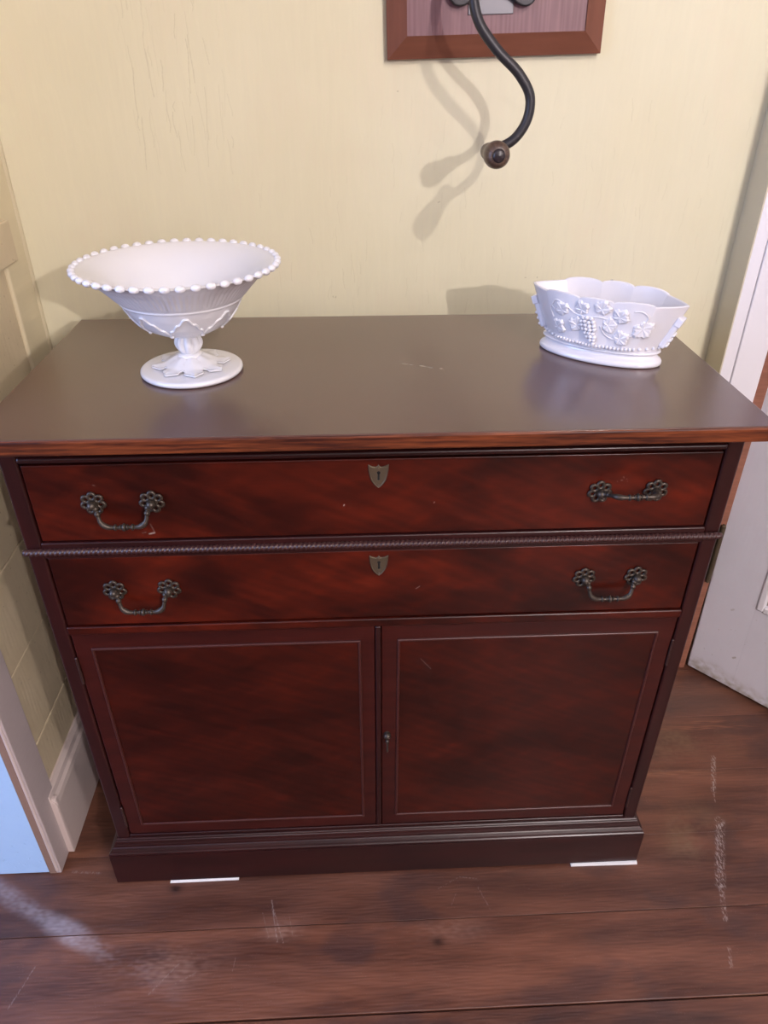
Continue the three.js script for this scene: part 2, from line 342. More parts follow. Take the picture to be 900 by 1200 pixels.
// ------------------------------------------------------------------ the setting
const ZB = -0.52, ROOM = { x0: -1.75, x1: 2.3, z1: 3.4, h: 2.6 };
{
  const floor = structure(group('floor'));
  obj('subfloor', bx(ROOM.x0 - 0.1, ROOM.x1 + 0.1, -0.08, -0.018, -1.35, ROOM.z1 + 0.1), M.gap, floor);
  let z = SEAM0 - 11 * BOARD; let i = 0;
  while (z < ROOM.z1) {
    const zz = Math.min(z + BOARD, ROOM.z1 + 0.05), lift = rr(-0.0006, 0.0002);
    const dx = rr(0, 0.6);
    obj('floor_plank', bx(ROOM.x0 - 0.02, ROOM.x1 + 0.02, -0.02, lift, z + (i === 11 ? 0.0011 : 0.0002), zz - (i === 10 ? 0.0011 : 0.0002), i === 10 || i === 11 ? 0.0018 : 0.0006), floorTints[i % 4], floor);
    z = zz; i++;
  }
}
// back wall of the alcove, and the wall that goes on over the doorway
const DOOR = { x0: 0.7445, x1: 1.52, h: 2.0 };
{
  const w = structure(group('wall_back'));
  obj('plaster', [bx(-0.70, 0.66, 0, ROOM.h, ZB - 0.12, ZB)], M.wall, w);
  obj('masonry', [bx(0.6402, DOOR.x0, 0, ROOM.h, -0.62, -0.4702), bx(DOOR.x0, DOOR.x1, DOOR.h, ROOM.h, -0.62, -0.4702), bx(DOOR.x1, ROOM.x1 + 0.1, 0, ROOM.h, -0.62, -0.4702)], M.jambSide, w);
  const c = structure(group('wall_closet'));
  obj('closet_shell', [bx(0.5, 1.9, 0, ROOM.h, -1.32, -1.25), bx(0.55, 0.62, 0, ROOM.h, -1.25, -0.645), bx(1.72, 1.8, 0, ROOM.h, -1.25, -0.625), bx(0.62, 1.72, 2.3, 2.36, -1.25, -0.625)], M.room, c);
}
// left side of the alcove: boards, corner strip, corner post, rail
const XL = -0.576;
{
  const w = structure(group('wall_left'));
  obj('stud_wall', bx(-0.72, XL - 0.014, 0, ROOM.h, ZB - 0.01, -0.0225), M.room, w);
  const ys = [0, 0.252, 0.408, 0.565, 0.722, ROOM.h];
  for (let i = 0; i + 1 < ys.length; i++) {
    const b = obj(i > 3 ? 'wall_panel' : 'wall_board', bx(-0.016, 0, 0.0005, ys[i + 1] - ys[i] - 0.0012, ZB, -0.072, 0.0022, 'z'), M.board, w);
    b.position.set(XL + rr(-0.0010, 0.0003), ys[i], 0); if (i < 4) { b.rotation.z = rr(-0.002, 0.004); b.rotation.x = rr(-0.003, 0.003); }
  }
  obj('corner_strip', bx(XL - 0.004, XL + 0.0055, 0.16, ROOM.h, ZB, ZB + 0.087, 0.004, 'y'), M.cornerPaint, w);
  obj('corner_bead', new THREE.CylinderGeometry(0.006, 0.006, ROOM.h - 0.2, 12).translate(XL + 0.0035, ROOM.h / 2 + 0.1, ZB + 0.002), M.cornerPaint, w);
  obj('corner_post', bx(XL - 0.010, XL + 0.0075, 0.0, ROOM.h, -0.071, -0.0088, 0.0022, 'y'), M.taupe, w);
  obj('post_edge', bx(XL - 0.014, XL - 0.0005, 0.0, ROOM.h, -0.04, -0.0078, 0.0025, 'y'), M.taupeEdge, w);
  obj('post_bead', tube([V(XL + 0.001, 0.01, -0.0092), V(XL + 0.0015, 0.5, -0.0092), V(XL + 0.001, 1.2, -0.0092), V(XL + 0.001, 2.59, -0.0092)], 0.0026, 60, 8), M.baseboard, w);
  const rail = structure(group('trim_1'));
  obj('wall_rail', bx(XL - 0.002, XL + 0.0125, 0.956, 1.018, -0.466, -0.073, 0.002, 'z'), M.board, rail);
  const bb = structure(group('baseboard_left'));
  const pr = new THREE.Shape(); [[0, 0.0], [0.0175, 0.0], [0.0175, 0.128], [0.0155, 0.137], [0.011, 0.142], [0.009, 0.152], [0.004, 0.158], [0, 0.158]].forEach(([a, b], i) => (i ? pr.lineTo(a, b) : pr.moveTo(a, b)));
  const g = new THREE.ExtrudeGeometry(pr, { depth: 0.466, bevelEnabled: true, bevelSize: 0.0015, bevelThickness: 0.002, bevelSegments: 2 });
  g.translate(XL - 0.0015, 0.003, ZB + 0.004);
  obj('baseboard', g, M.baseboard, bb);
  obj('baseboard_block', bx(XL + 0.001, XL + 0.0178, 0.006, 0.150, -0.060, -0.050, 0.003, 'y'), M.baseboard, bb);
}
// plastered wall end to the left of the alcove, then the other walls and ceiling
{
  const w = structure(group('wall_pier'));
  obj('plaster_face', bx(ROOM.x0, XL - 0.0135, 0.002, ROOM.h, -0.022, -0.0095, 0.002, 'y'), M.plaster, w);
  const ww = structure(group('wall_west')), W = WINDOW, x0 = ROOM.x0 - 0.12, x1 = ROOM.x0;
  obj('plaster', [bx(x0, x1, 0, ROOM.h, -0.2, W.z0), bx(x0, x1, 0, ROOM.h, W.z1, ROOM.z1), bx(x0, x1, 0, W.y0, W.z0, W.z1), bx(x0, x1, W.y1, ROOM.h, W.z0, W.z1)], M.room, ww);
  const wd = structure(group('window_1')), f = 0.045, zm = (W.z0 + W.z1) / 2, ym = (W.y0 + W.y1) / 2;
  obj('window_frame', [bx(x0 + 0.03, x1 - 0.02, W.y0, W.y0 + f, W.z0, W.z1, 0.004), bx(x0 + 0.03, x1 - 0.02, W.y1 - f, W.y1, W.z0, W.z1, 0.004), bx(x0 + 0.03, x1 - 0.02, W.y0 + f, W.y1 - f, W.z0, W.z0 + f, 0.004), bx(x0 + 0.03, x1 - 0.02, W.y0 + f, W.y1 - f, W.z1 - f, W.z1, 0.004)], M.trim, wd);
  obj('glazing_bar', [bx(x0 + 0.045, x1 - 0.04, ym - 0.02, ym + 0.02, W.z0 + f, W.z1 - f, 0.003), bx(x0 + 0.045, x1 - 0.04, W.y0 + f, W.y1 - f, zm - 0.01, zm + 0.01, 0.003)], M.trim, wd);
  for (const [a, b] of [[W.y0 + f, ym - 0.02], [ym + 0.02, W.y1 - f]]) for (const [c, d] of [[W.z0 + f, zm - 0.01], [zm + 0.01, W.z1 - f]]) obj('pane', bx(x0 + 0.058, x0 + 0.062, a, b, c, d), M.glass, wd);
  const sun = new THREE.RectAreaLight(lin(...W.c), W.L, W.z1 - W.z0 - 0.1, W.y1 - W.y0 - 0.1);
  sun.name = 'window_daylight'; sun.position.set(x1 - 0.012, ym, zm); sun.lookAt(x1 + 1, ym, zm); scene.add(sun);
  structure(obj('wall_east', bx(ROOM.x1, ROOM.x1 + 0.1, 0, ROOM.h, -0.62, ROOM.z1 + 0.1), M.room));
  structure(obj('wall_south', bx(x0, ROOM.x1, 0, ROOM.h, ROOM.z1, ROOM.z1 + 0.1), M.room));
  structure(obj('ceiling', bx(x0, ROOM.x1 + 0.1, ROOM.h, ROOM.h + 0.1, -0.66, ROOM.z1 + 0.1), M.ceiling));
}
// door casing and the opened door
{
  const t = structure(group('trim_2'));
  const top = DOOR.h + 0.08;
  obj('casing_side', bx(0.6385, 0.6415, 0.0, top, ZB, -0.4558, 0.001, 'y'), M.jambSide, t);
  obj('casing_bead', bx(0.6395, 0.6632, 0.0, top, -0.4703, -0.4558, 0.003, 'y', 4), M.trim, t);
  obj('casing_board', bx(0.664, 0.7175, 0.0, top, -0.4703, -0.4548, 0.0022, 'y'), M.trim, t);
  obj('casing_head', bx(0.6415, 1.6, DOOR.h, top - 0.0005, -0.4703, -0.4575, 0.003, 'x'), M.trim, t);
  obj('casing_board', bx(1.53, 1.6, 0.0, DOOR.h - 0.001, -0.4703, -0.455, 0.003, 'y'), M.trim, t);
  const d = structure(group('door_1'));
  obj('door_jamb', [bx(0.7177, 0.7440, 0.0, DOOR.h, -0.62, -0.4655, 0.001, 'y')], M.raw, d);
  // leaf: local x runs along the leaf from the hinge, local +z is its room side
  const A = 49.4 * Math.PI / 180, leaf = group('door_leaf', d, [0.7385, 0, -0.4660]); leaf.rotation.y = -A;
  leaf.position.set(0.7485, 0.0, -0.465); leaf.rotation.order = 'YXZ'; leaf.rotation.z = 0.019;
  const T = 0.034, Wd = 0.74, px0 = 0.108, px1 = 0.33, py0 = 0.240, py1 = 0.86;
  const rails = [];
  rails.push(bx(0, px0, 0.008, 1.98, -T, 0, 0.004, 'x'), bx(px1, 0.42, 0.008, 1.98, -T, 0, 0.003), bx(0.42 + px1 - px0 , Wd, 0.008, 1.98, -T, 0, 0.003));
  for (const [a, b] of [[0.008, py0], [py1, 1.02], [1.86, 1.98]]) rails.push(bx(px0 - 0.004, Wd - 0.08, a, b, -T, 0, 0.003));
  obj('stiles_and_rails', rails, M.door, leaf);
  for (const [a, b] of [[px0, px1], [0.42, 0.642]]) for (const [c, e] of [[py0, py1], [1.02, 1.86]]) {
    obj('panel', bx(a - 0.004, b + 0.004, c - 0.004, e + 0.004, -0.026, -0.012), M.doorPanel, leaf);
    const m = 0.013;
    obj('panel_moulding', [bx(a - 0.002, a + m, c, e, -0.013, 0.0035, 0.004), bx(b - m, b + 0.002, c, e, -0.013, 0.0035, 0.004), bx(a + m - 0.001, b - m + 0.001, c - 0.002, c + m, -0.013, 0.0035, 0.004), bx(a + m - 0.001, b - m + 0.001, e - m, e + 0.002, -0.013, 0.0035, 0.004)], M.trim, leaf);
  }
  obj('hinge', [bx(0.7195, 0.7440, 0.268, 0.402, -0.467, -0.4640, 0.0008), new THREE.CylinderGeometry(0.0046, 0.0046, 0.137, 12).translate(0.7355, 0.335, -0.4605), new THREE.SphereGeometry(0.005, 10, 8).translate(0.7355, 0.406, -0.4605), new THREE.SphereGeometry(0.005, 10, 8).translate(0.7355, 0.264, -0.4605)], M.oldHinge, d);
}

// ------------------------------------------------------------------ the sideboard
const H = 0.88, HW = 0.4477, ZK = -0.385;
const side = group('sideboard'); side.position.set(0, 0, 0);
tag(side, 'dark red mahogany sideboard with two drawers over two panelled cupboard doors', 'sideboard');
{
  const top = obj('top', bx(-0.46, 0.46, H - 0.0195, H, -0.396, 0.038, 0.002), M.top, side);
  obj('edge_band', bx(-0.4602, 0.4602, H - 0.0194, H - 0.0008, 0.030, 0.0398, 0.0026), M.edge, top).userData.label = 'orange-brown front edge of the top';
  for (const s of [-1, 1]) {
    const a = s < 0 ? -HW : 0.4263, b = s < 0 ? -0.4263 : HW;
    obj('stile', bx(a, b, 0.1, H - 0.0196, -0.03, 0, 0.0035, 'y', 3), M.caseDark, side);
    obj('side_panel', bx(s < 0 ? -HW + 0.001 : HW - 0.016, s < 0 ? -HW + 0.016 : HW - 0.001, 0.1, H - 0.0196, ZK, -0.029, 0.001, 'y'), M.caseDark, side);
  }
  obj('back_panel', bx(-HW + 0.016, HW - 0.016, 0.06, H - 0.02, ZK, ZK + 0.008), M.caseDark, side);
  obj('carcass_lining', [bx(-0.4262, 0.4262, 0.1, 0.1055, -0.37, -0.006), bx(-0.4262, 0.4262, 0.11, 0.858, -0.032, -0.024)], M.gap, side);
  // frieze under the top
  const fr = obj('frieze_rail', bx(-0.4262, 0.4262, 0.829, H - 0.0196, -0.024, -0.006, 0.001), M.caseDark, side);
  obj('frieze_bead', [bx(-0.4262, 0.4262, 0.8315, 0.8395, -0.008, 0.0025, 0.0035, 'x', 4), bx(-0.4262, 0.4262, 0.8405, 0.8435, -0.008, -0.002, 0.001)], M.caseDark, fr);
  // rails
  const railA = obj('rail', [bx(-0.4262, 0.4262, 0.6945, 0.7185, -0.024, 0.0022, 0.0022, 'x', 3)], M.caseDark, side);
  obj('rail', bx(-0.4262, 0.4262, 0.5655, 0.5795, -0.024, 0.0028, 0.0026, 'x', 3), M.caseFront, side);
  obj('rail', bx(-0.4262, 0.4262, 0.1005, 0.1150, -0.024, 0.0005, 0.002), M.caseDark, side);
  // twisted rope moulding
  const n = 150, L = 0.8918, R0 = 0.0035;
  const rope = surf((u, v) => {
    const a = v * Math.PI * 2, tw = u * n * Math.PI * 2 / 1, r = R0 * (1 + 0.32 * Math.abs(Math.cos(a + tw * 0.5)) ** 1.2);
    return V(-L / 2 + L * u, 0.7068 + r * Math.cos(a), 0.0046 + r * Math.sin(a) * 1.15);
  }, 1800, 16);
  obj('rope_moulding', [rope, new THREE.SphereGeometry(0.0046, 10, 8).translate(-L / 2, 0.7068, 0.0046), new THREE.SphereGeometry(0.0046, 10, 8).translate(L / 2, 0.7068, 0.0046), bx(-L / 2, L / 2, 0.7045, 0.7092, -0.003, 0.0032)], M.rope, side);

  // handle hardware
  const rosGeo = (() => {
    const gs = [new THREE.SphereGeometry(0.0048, 14, 10).scale(1, 1, 1.1).translate(0, 0, 0.0065), new THREE.CylinderGeometry(0.0032, 0.004, 0.006, 12).rotateX(Math.PI / 2).translate(0, 0, 0.002)];
    for (let k = 0; k < 7; k++) { const a = k / 7 * Math.PI * 2 + 0.2; gs.push(new THREE.TorusGeometry(0.0033, 0.0018, 7, 14).scale(1.15, 1, 1).rotateZ(a).translate(Math.cos(a) * 0.0078, Math.sin(a) * 0.0078, 0.0014)); }
    gs.push(new THREE.TorusGeometry(0.0046, 0.001, 6, 18).translate(0, 0, 0.0016));
    return mergeGeometries(gs.map((g) => g.toNonIndexed()));
  })();
  const bailGeo = (() => {   // hangs from two posts 72 mm apart, pivot at y = 0
    const pts = [V(-0.0325, -0.002, 0.0), V(-0.0305, -0.008, 0.002), V(-0.0292, -0.0145, 0.003), V(-0.0268, -0.0222, 0.004), V(-0.0205, -0.0274, 0.004), V(-0.0105, -0.0284, 0.004), V(0, -0.0282, 0.004)];
    const all = [...pts, ...pts.slice(0, -1).reverse().map((p) => V(-p.x, p.y, p.z))];
    const gs = [tube(all, 0.0029, 72, 8, false, (t) => 0.85 + 0.45 * Math.exp(-(((t - 0.27) / 0.07) ** 2)) + 0.45 * Math.exp(-(((t - 0.73) / 0.07) ** 2)))];
    for (const [x, r, l] of [[0, 0.0052, 0.003], [-0.0042, 0.0038, 0.0016], [0.0042, 0.0038, 0.0016], [-0.0105, 0.0044, 0.0022], [0.0105, 0.0044, 0.0022]]) gs.push(new THREE.SphereGeometry(r, 12, 8).scale(l / r, 1, 1).translate(x, -0.0282, 0.004));
    for (const s of [-1, 1]) gs.push(new THREE.SphereGeometry(0.0042, 10, 8).translate(s * 0.0318, -0.004, 0.0008), new THREE.SphereGeometry(0.0038, 10, 8).translate(s * 0.0300, -0.0105, 0.0025), new THREE.CylinderGeometry(0.0016, 0.0016, 0.009, 8).rotateZ(Math.PI / 2).translate(s * 0.0335, -0.001, 0.0));
    return mergeGeometries(gs.map((g) => { const c = g.index ? g.toNonIndexed() : g; return c; }));
  })();
  const shield = (() => {
    const s = new THREE.Shape();
    s.moveTo(0, 0.0155); s.quadraticCurveTo(-0.001, 0.012, -0.0045, 0.0125); s.quadraticCurveTo(-0.008, 0.0128, -0.0122, 0.0155);
    s.quadraticCurveTo(-0.0118, 0.002, -0.0085, -0.006); s.quadraticCurveTo(-0.005, -0.013, 0, -0.0165); s.quadraticCurveTo(0.005, -0.013, 0.0085, -0.006); s.quadraticCurveTo(0.0118, 0.002, 0.0122, 0.0155);
    s.quadraticCurveTo(0.008, 0.0128, 0.0045, 0.0125); s.quadraticCurveTo(0.001, 0.012, 0, 0.0155);
    const h = new THREE.Path(); h.absarc(0, 0.0045, 0.0026, -0.9, Math.PI + 0.9, false); h.lineTo(-0.0018, -0.0065); h.lineTo(0.0018, -0.0065); s.holes.push(h);
    const plate = new THREE.ExtrudeGeometry(s, { depth: 0.0006, bevelEnabled: true, bevelSize: 0.0004, bevelThickness: 0.0005, bevelSegments: 2, curveSegments: 16 });
    const rim = tube(s.getPoints(18).slice(0, -1).map((p) => V(p.x * 0.95, p.y * 0.95, 0.0011)), 0.0009, 110, 6, true);
    const pins = [[0, 0.0108], [0, -0.0125]].map(([x, y]) => new THREE.SphereGeometry(0.0012, 8, 6).translate(x, y, 0.0012));
    return [plate, rim.toNonIndexed(), ...pins.map((q) => q.toNonIndexed())];
  })();
  const keyhole = (() => { const h = new THREE.Shape(); h.absarc(0, 0.0045, 0.0025, 0, Math.PI * 2); const g1 = new THREE.ShapeGeometry(h).translate(0, 0, 0.0002); const g2 = new THREE.PlaneGeometry(0.0036, 0.0105).translate(0, -0.0012, 0.0002); return [g1.toNonIndexed(), g2.toNonIndexed()]; })();
  for (const [y0, y1, hy, ey, raised] of [[0.7195, 0.8285, 0.7755, 0.8045, true], [0.5805, 0.6935, 0.6405, 0.6695, false]]) {
    const d = obj('drawer', bx(-0.4245, 0.4245, y0, y1 - 0.0006, -0.022, -0.0012, 0.0016, 'x', 3), M.caseFront, side);
    for (const s of [-1, 1]) {
      for (const e of [-1, 1]) { const r = obj('rosette', rosGeo, M.brass, d); r.position.set(s * 0.3135 + e * 0.0355, hy, -0.001); r.rotation.z = e * 0.4; r.scale.setScalar(1.2); }
      const b = obj('bail', bailGeo, M.brass, d); b.position.set(s * 0.3135 + (s > 0 && !raised ? 0.0 : 0), hy, 0.0065);
      if (raised && s > 0) b.rotation.x = -1.8; else b.rotation.x = -0.12;
    }
    const es = obj('escutcheon', shield, M.brassPale, d); es.position.set(0, ey, -0.001);
    const kh = obj('keyhole', keyhole, M.black, d); kh.position.set(0, ey, -0.001);
  }
  // doors
  for (const s of [-1, 1]) {
    const a = s < 0 ? -0.4245 : 0.0032, b = s < 0 ? -0.0062 : 0.4245, y0 = 0.1168, y1 = 0.5648;
    const d = obj('door', bx(a, b, y0, y1, -0.021, -0.001, 0.0018, 'x', 3), M.doorFrame, side);
    const ia = s < 0 ? -0.4015 : 0.0258, ib = s < 0 ? -0.0258 : 0.4015, ya = 0.1418, yb = 0.5397, m = 0.0042;
    obj('panel', bx(ia + m - 0.0008, ib - m + 0.0008, ya + m - 0.0008, yb - m + 0.0008, -0.006, -0.0004, 0.0004), M.caseFront, d);
    for (const q of [bx(ia, ib, yb - m, yb, -0.004, 0.0022, 0.0019, 'x', 4), bx(ia, ib, ya, ya + m, -0.004, 0.0022, 0.0019, 'x', 4), bx(ia, ia + m, ya + m * 0.6, yb - m * 0.6, -0.004, 0.0022, 0.0019, 'y', 4), bx(ib - m, ib, ya + m * 0.6, yb - m * 0.6, -0.004, 0.0022, 0.0019, 'y', 4)]) obj('panel_moulding', q, M.moulding, d);
    for (const y of [0.498, 0.165]) obj('hinge', [new THREE.CylinderGeometry(0.0021, 0.0021, 0.044, 10).translate(s * 0.4255, y, 0.0008), new THREE.SphereGeometry(0.0024, 8, 6).translate(s * 0.4255, y + 0.0235, 0.0008), new THREE.SphereGeometry(0.0024, 8, 6).translate(s * 0.4255, y - 0.0235, 0.0008)], M.hinge, d);
    if (s > 0) {
      const g = lathe([[0, 0.0], [0.0026, 0.001], [0.0028, 0.004], [0.0018, 0.008], [0.0015, 0.016], [0.0019, 0.022], [0.0013, 0.0245], [0, 0.025]], 14).rotateX(Math.PI).rotateX(-0.12).translate(0.0118, 0.3395, 0.008);
      obj('drop_pull', [new THREE.CylinderGeometry(0.0046, 0.005, 0.003, 18).rotateX(Math.PI / 2).translate(0.0118, 0.344, 0.0005), new THREE.SphereGeometry(0.0056, 16, 12).translate(0.0118, 0.344, 0.0045), g], M.brass, d);
    }
  }
  obj('centre_bead', bx(-0.0056, 0.0026, 0.1168, 0.5648, -0.012, 0.0022, 0.0026, 'y', 4), M.caseDark, side);
  // plinth with stepped moulding on top
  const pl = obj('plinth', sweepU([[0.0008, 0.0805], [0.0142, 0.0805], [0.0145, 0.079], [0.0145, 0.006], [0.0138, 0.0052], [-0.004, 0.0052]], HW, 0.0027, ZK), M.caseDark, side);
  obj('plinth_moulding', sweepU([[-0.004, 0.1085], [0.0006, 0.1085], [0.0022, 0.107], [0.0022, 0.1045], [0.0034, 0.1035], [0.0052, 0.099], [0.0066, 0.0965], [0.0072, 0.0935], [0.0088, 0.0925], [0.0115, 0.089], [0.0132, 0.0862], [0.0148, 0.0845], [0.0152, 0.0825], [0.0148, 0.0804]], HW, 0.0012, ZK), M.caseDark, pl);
}
// cards pushed under the plinth
{
  const c1 = obj('card_shim', [bx(-0.06, 0.06, 0, 0.0025, -0.035, 0.0022), bx(-0.059, 0.0595, 0.0025, 0.0050, -0.034, 0.0008)], M.card); c1.position.set(-0.311, 0.0003, 0.0168); c1.rotation.y = 0.006;
  tag(c1, 'thin white card shim under the left of the sideboard plinth', 'shim');
  const c2 = obj('card_shim', [bx(-0.06, 0.06, 0, 0.0028, -0.035, 0.0020), bx(-0.058, 0.0597, 0.0028, 0.0050, -0.034, 0.0012)], M.card); c2.position.set(0.4035, 0.0003, 0.0188); c2.rotation.y = -0.012;
  tag(c2, 'white card shim under the right front corner of the sideboard plinth', 'shim');
}

// ------------------------------------------------------------------ footed milk-glass bowl
{
  const t = group('footed_bowl', scene, [-0.243, H + 0.0002, -0.165]); t.rotation.y = 0.15;
  tag(t, 'white milk-glass footed bowl with a beaded rim on the left of the sideboard', 'bowl');
  obj('foot', lathe([[0, 0], [0.062, 0], [0.0655, 0.0008], [0.067, 0.003], [0.0668, 0.0055], [0.065, 0.0072], [0.062, 0.0076], [0.05, 0.0079], [0.036, 0.0085], [0.026, 0.0094], [0.019, 0.0115], [0.0145, 0.0170], [0, 0.0180]], 96), M.milk, t);
  // pointed leaves lying round the foot
  const leaf = (() => {
    const fn = (u, v, o) => { const s = u, w = 0.0165 * Math.pow(Math.sin(Math.PI * clamp(0.18 + 0.82 * s, 0, 1)), 0.8) * (1 + 0.16 * Math.sin(s * 19)), r = 0.0145 + 0.036 * s, y = 0.0200 - 0.0082 * sm(0, 0.66, s) - 0.0014 * s + 0.0024 * (1 - Math.abs(v * 2 - 1)) * (1 - 0.4 * s) + o; const x = (v * 2 - 1) * w * (0.55 + 0.45 * s); return V(r, y, x); };
    const a = surf((u, v) => fn(u, 1 - v, 0.0016), 16, 8), b = surf((u, v) => fn(u, v, -0.0016), 16, 8);
    const rim = []; for (let i = 0; i <= 16; i++) rim.push(fn(i / 16, 0, 0)); for (let i = 15; i >= 0; i--) rim.push(fn(i / 16, 1, 0));
    return mergeGeometries([a.toNonIndexed(), b.toNonIndexed(), tube(rim, 0.0011, 60, 6)]);
  })();
  for (let k = 0; k < 8; k++) { const l = obj('foot_leaf', leaf, M.milk, t); l.rotation.y = k * Math.PI / 4 + 0.1; }
  // lobed knop
  const knop = surf((u, v) => {
    const a = u * Math.PI * 2, y = 0.019 + 0.037 * v;
    const base = v < 0.2 ? 0.0130 + 0.0040 * Math.sqrt(Math.max(0, 1 - ((v - 0.1) / 0.1) ** 2)) : 0.0120 + 0.0034 * Math.sin(Math.PI * clamp((v - 0.2) / 0.68)) + 0.003 * sm(0.9, 1, v);
    const lobe = v > 0.2 ? 0.0042 * Math.abs(Math.cos(a * 4)) ** 0.8 * Math.sin(Math.PI * clamp((v - 0.2) / 0.74)) ** 0.6 : 0;
    const r = base + lobe - 0.0012; return V(r * Math.cos(a), y, -r * Math.sin(a));
  }, 160, 60);
  obj('stem', [knop], M.milk, t);
  // bowl body (outside with fluted band and ring, inside smooth)
  const prof = (h) => { // outer radius by height
    const P = [[0.052, 0.014], [0.0532, 0.025], [0.0565, 0.0355], [0.063, 0.048], [0.071, 0.0575], [0.081, 0.0655], [0.092, 0.0730], [0.102, 0.0795], [0.112, 0.0885], [0.122, 0.0980], [0.130, 0.1075], [0.135, 0.1150], [0.1382, 0.1215], [0.140, 0.1240]];
    for (let i = 0; i + 1 < P.length; i++) if (h <= P[i + 1][0]) { const k = (h - P[i][0]) / (P[i + 1][0] - P[i][0]); return P[i][1] + (P[i + 1][1] - P[i][1]) * clamp(k); }
    return P[P.length - 1][1];
  };
  const outer = surf((u, v) => {
    const a = u * Math.PI * 2, h = 0.052 + 0.088 * v; let r = prof(h);
    r += 0.0009 * Math.abs(Math.sin(a * 46)) * sm(0.101, 0.105, h) * (1 - sm(0.127, 0.134, h));
    r += 0.0014 * Math.exp(-(((h - 0.0985) / 0.0011) ** 2)) - 0.0009 * sm(0.085, 0.097, h) * (1 - sm(0.1, 0.105, h));
    return V(r * Math.cos(a), h, -r * Math.sin(a));
  }, 460, 90);
  const inner = lathe([[0.0, 0.0575], [0.02, 0.0578], [0.034, 0.0612], [0.0465, 0.0690], [0.057, 0.079], [0.068, 0.094], [0.079, 0.110], [0.091, 0.124], [0.104, 0.1345], [0.115, 0.1400], [0.1205, 0.1414], [0.1242, 0.140]].map(([r, y]) => [r, y]), 128);
  obj('bowl', [outer, inner], M.milk, t);
  // raised leaf outlines round the lower bowl
  const on = (a, h, o = 0.0006) => { const r = prof(h) + o; return V(r * Math.cos(a), h, -r * Math.sin(a)); };
  const arch = (() => {
    const pts = [], W = Math.PI / 8 * 0.98; for (let i = 0; i <= 24; i++) { const s = i / 12 - 1, k = Math.abs(s); pts.push(on(s * W, 0.0905 - 0.024 * Math.pow(k, 1.05) + 0.0014 * Math.sin(k * 17))); }
    const g = [tube(pts, 0.0016, 90, 6)];
    for (const q of [-1, 1]) { const p = on(q * W * 0.98, 0.0625, 0.0014); g.push(new THREE.SphereGeometry(0.0022, 8, 6).translate(p.x, p.y, p.z).toNonIndexed()); } return mergeGeometries(g);
  })();
  for (let k = 0; k < 8; k++) { const l = obj('leaf_outline', arch, M.milk, t); l.rotation.y = k * Math.PI / 4 + 0.077; }
  const bead = new THREE.SphereGeometry(0.0046, 14, 10).scale(1.0, 0.92, 1.35), NB = 46;
  for (let k = 0; k < NB; k++) { const a = k / NB * Math.PI * 2, b = obj('bead', bead, M.milk, t); b.position.set(0.1238 * Math.cos(a), 0.1405, -0.1238 * Math.sin(a)); b.rotation.y = a; }
}

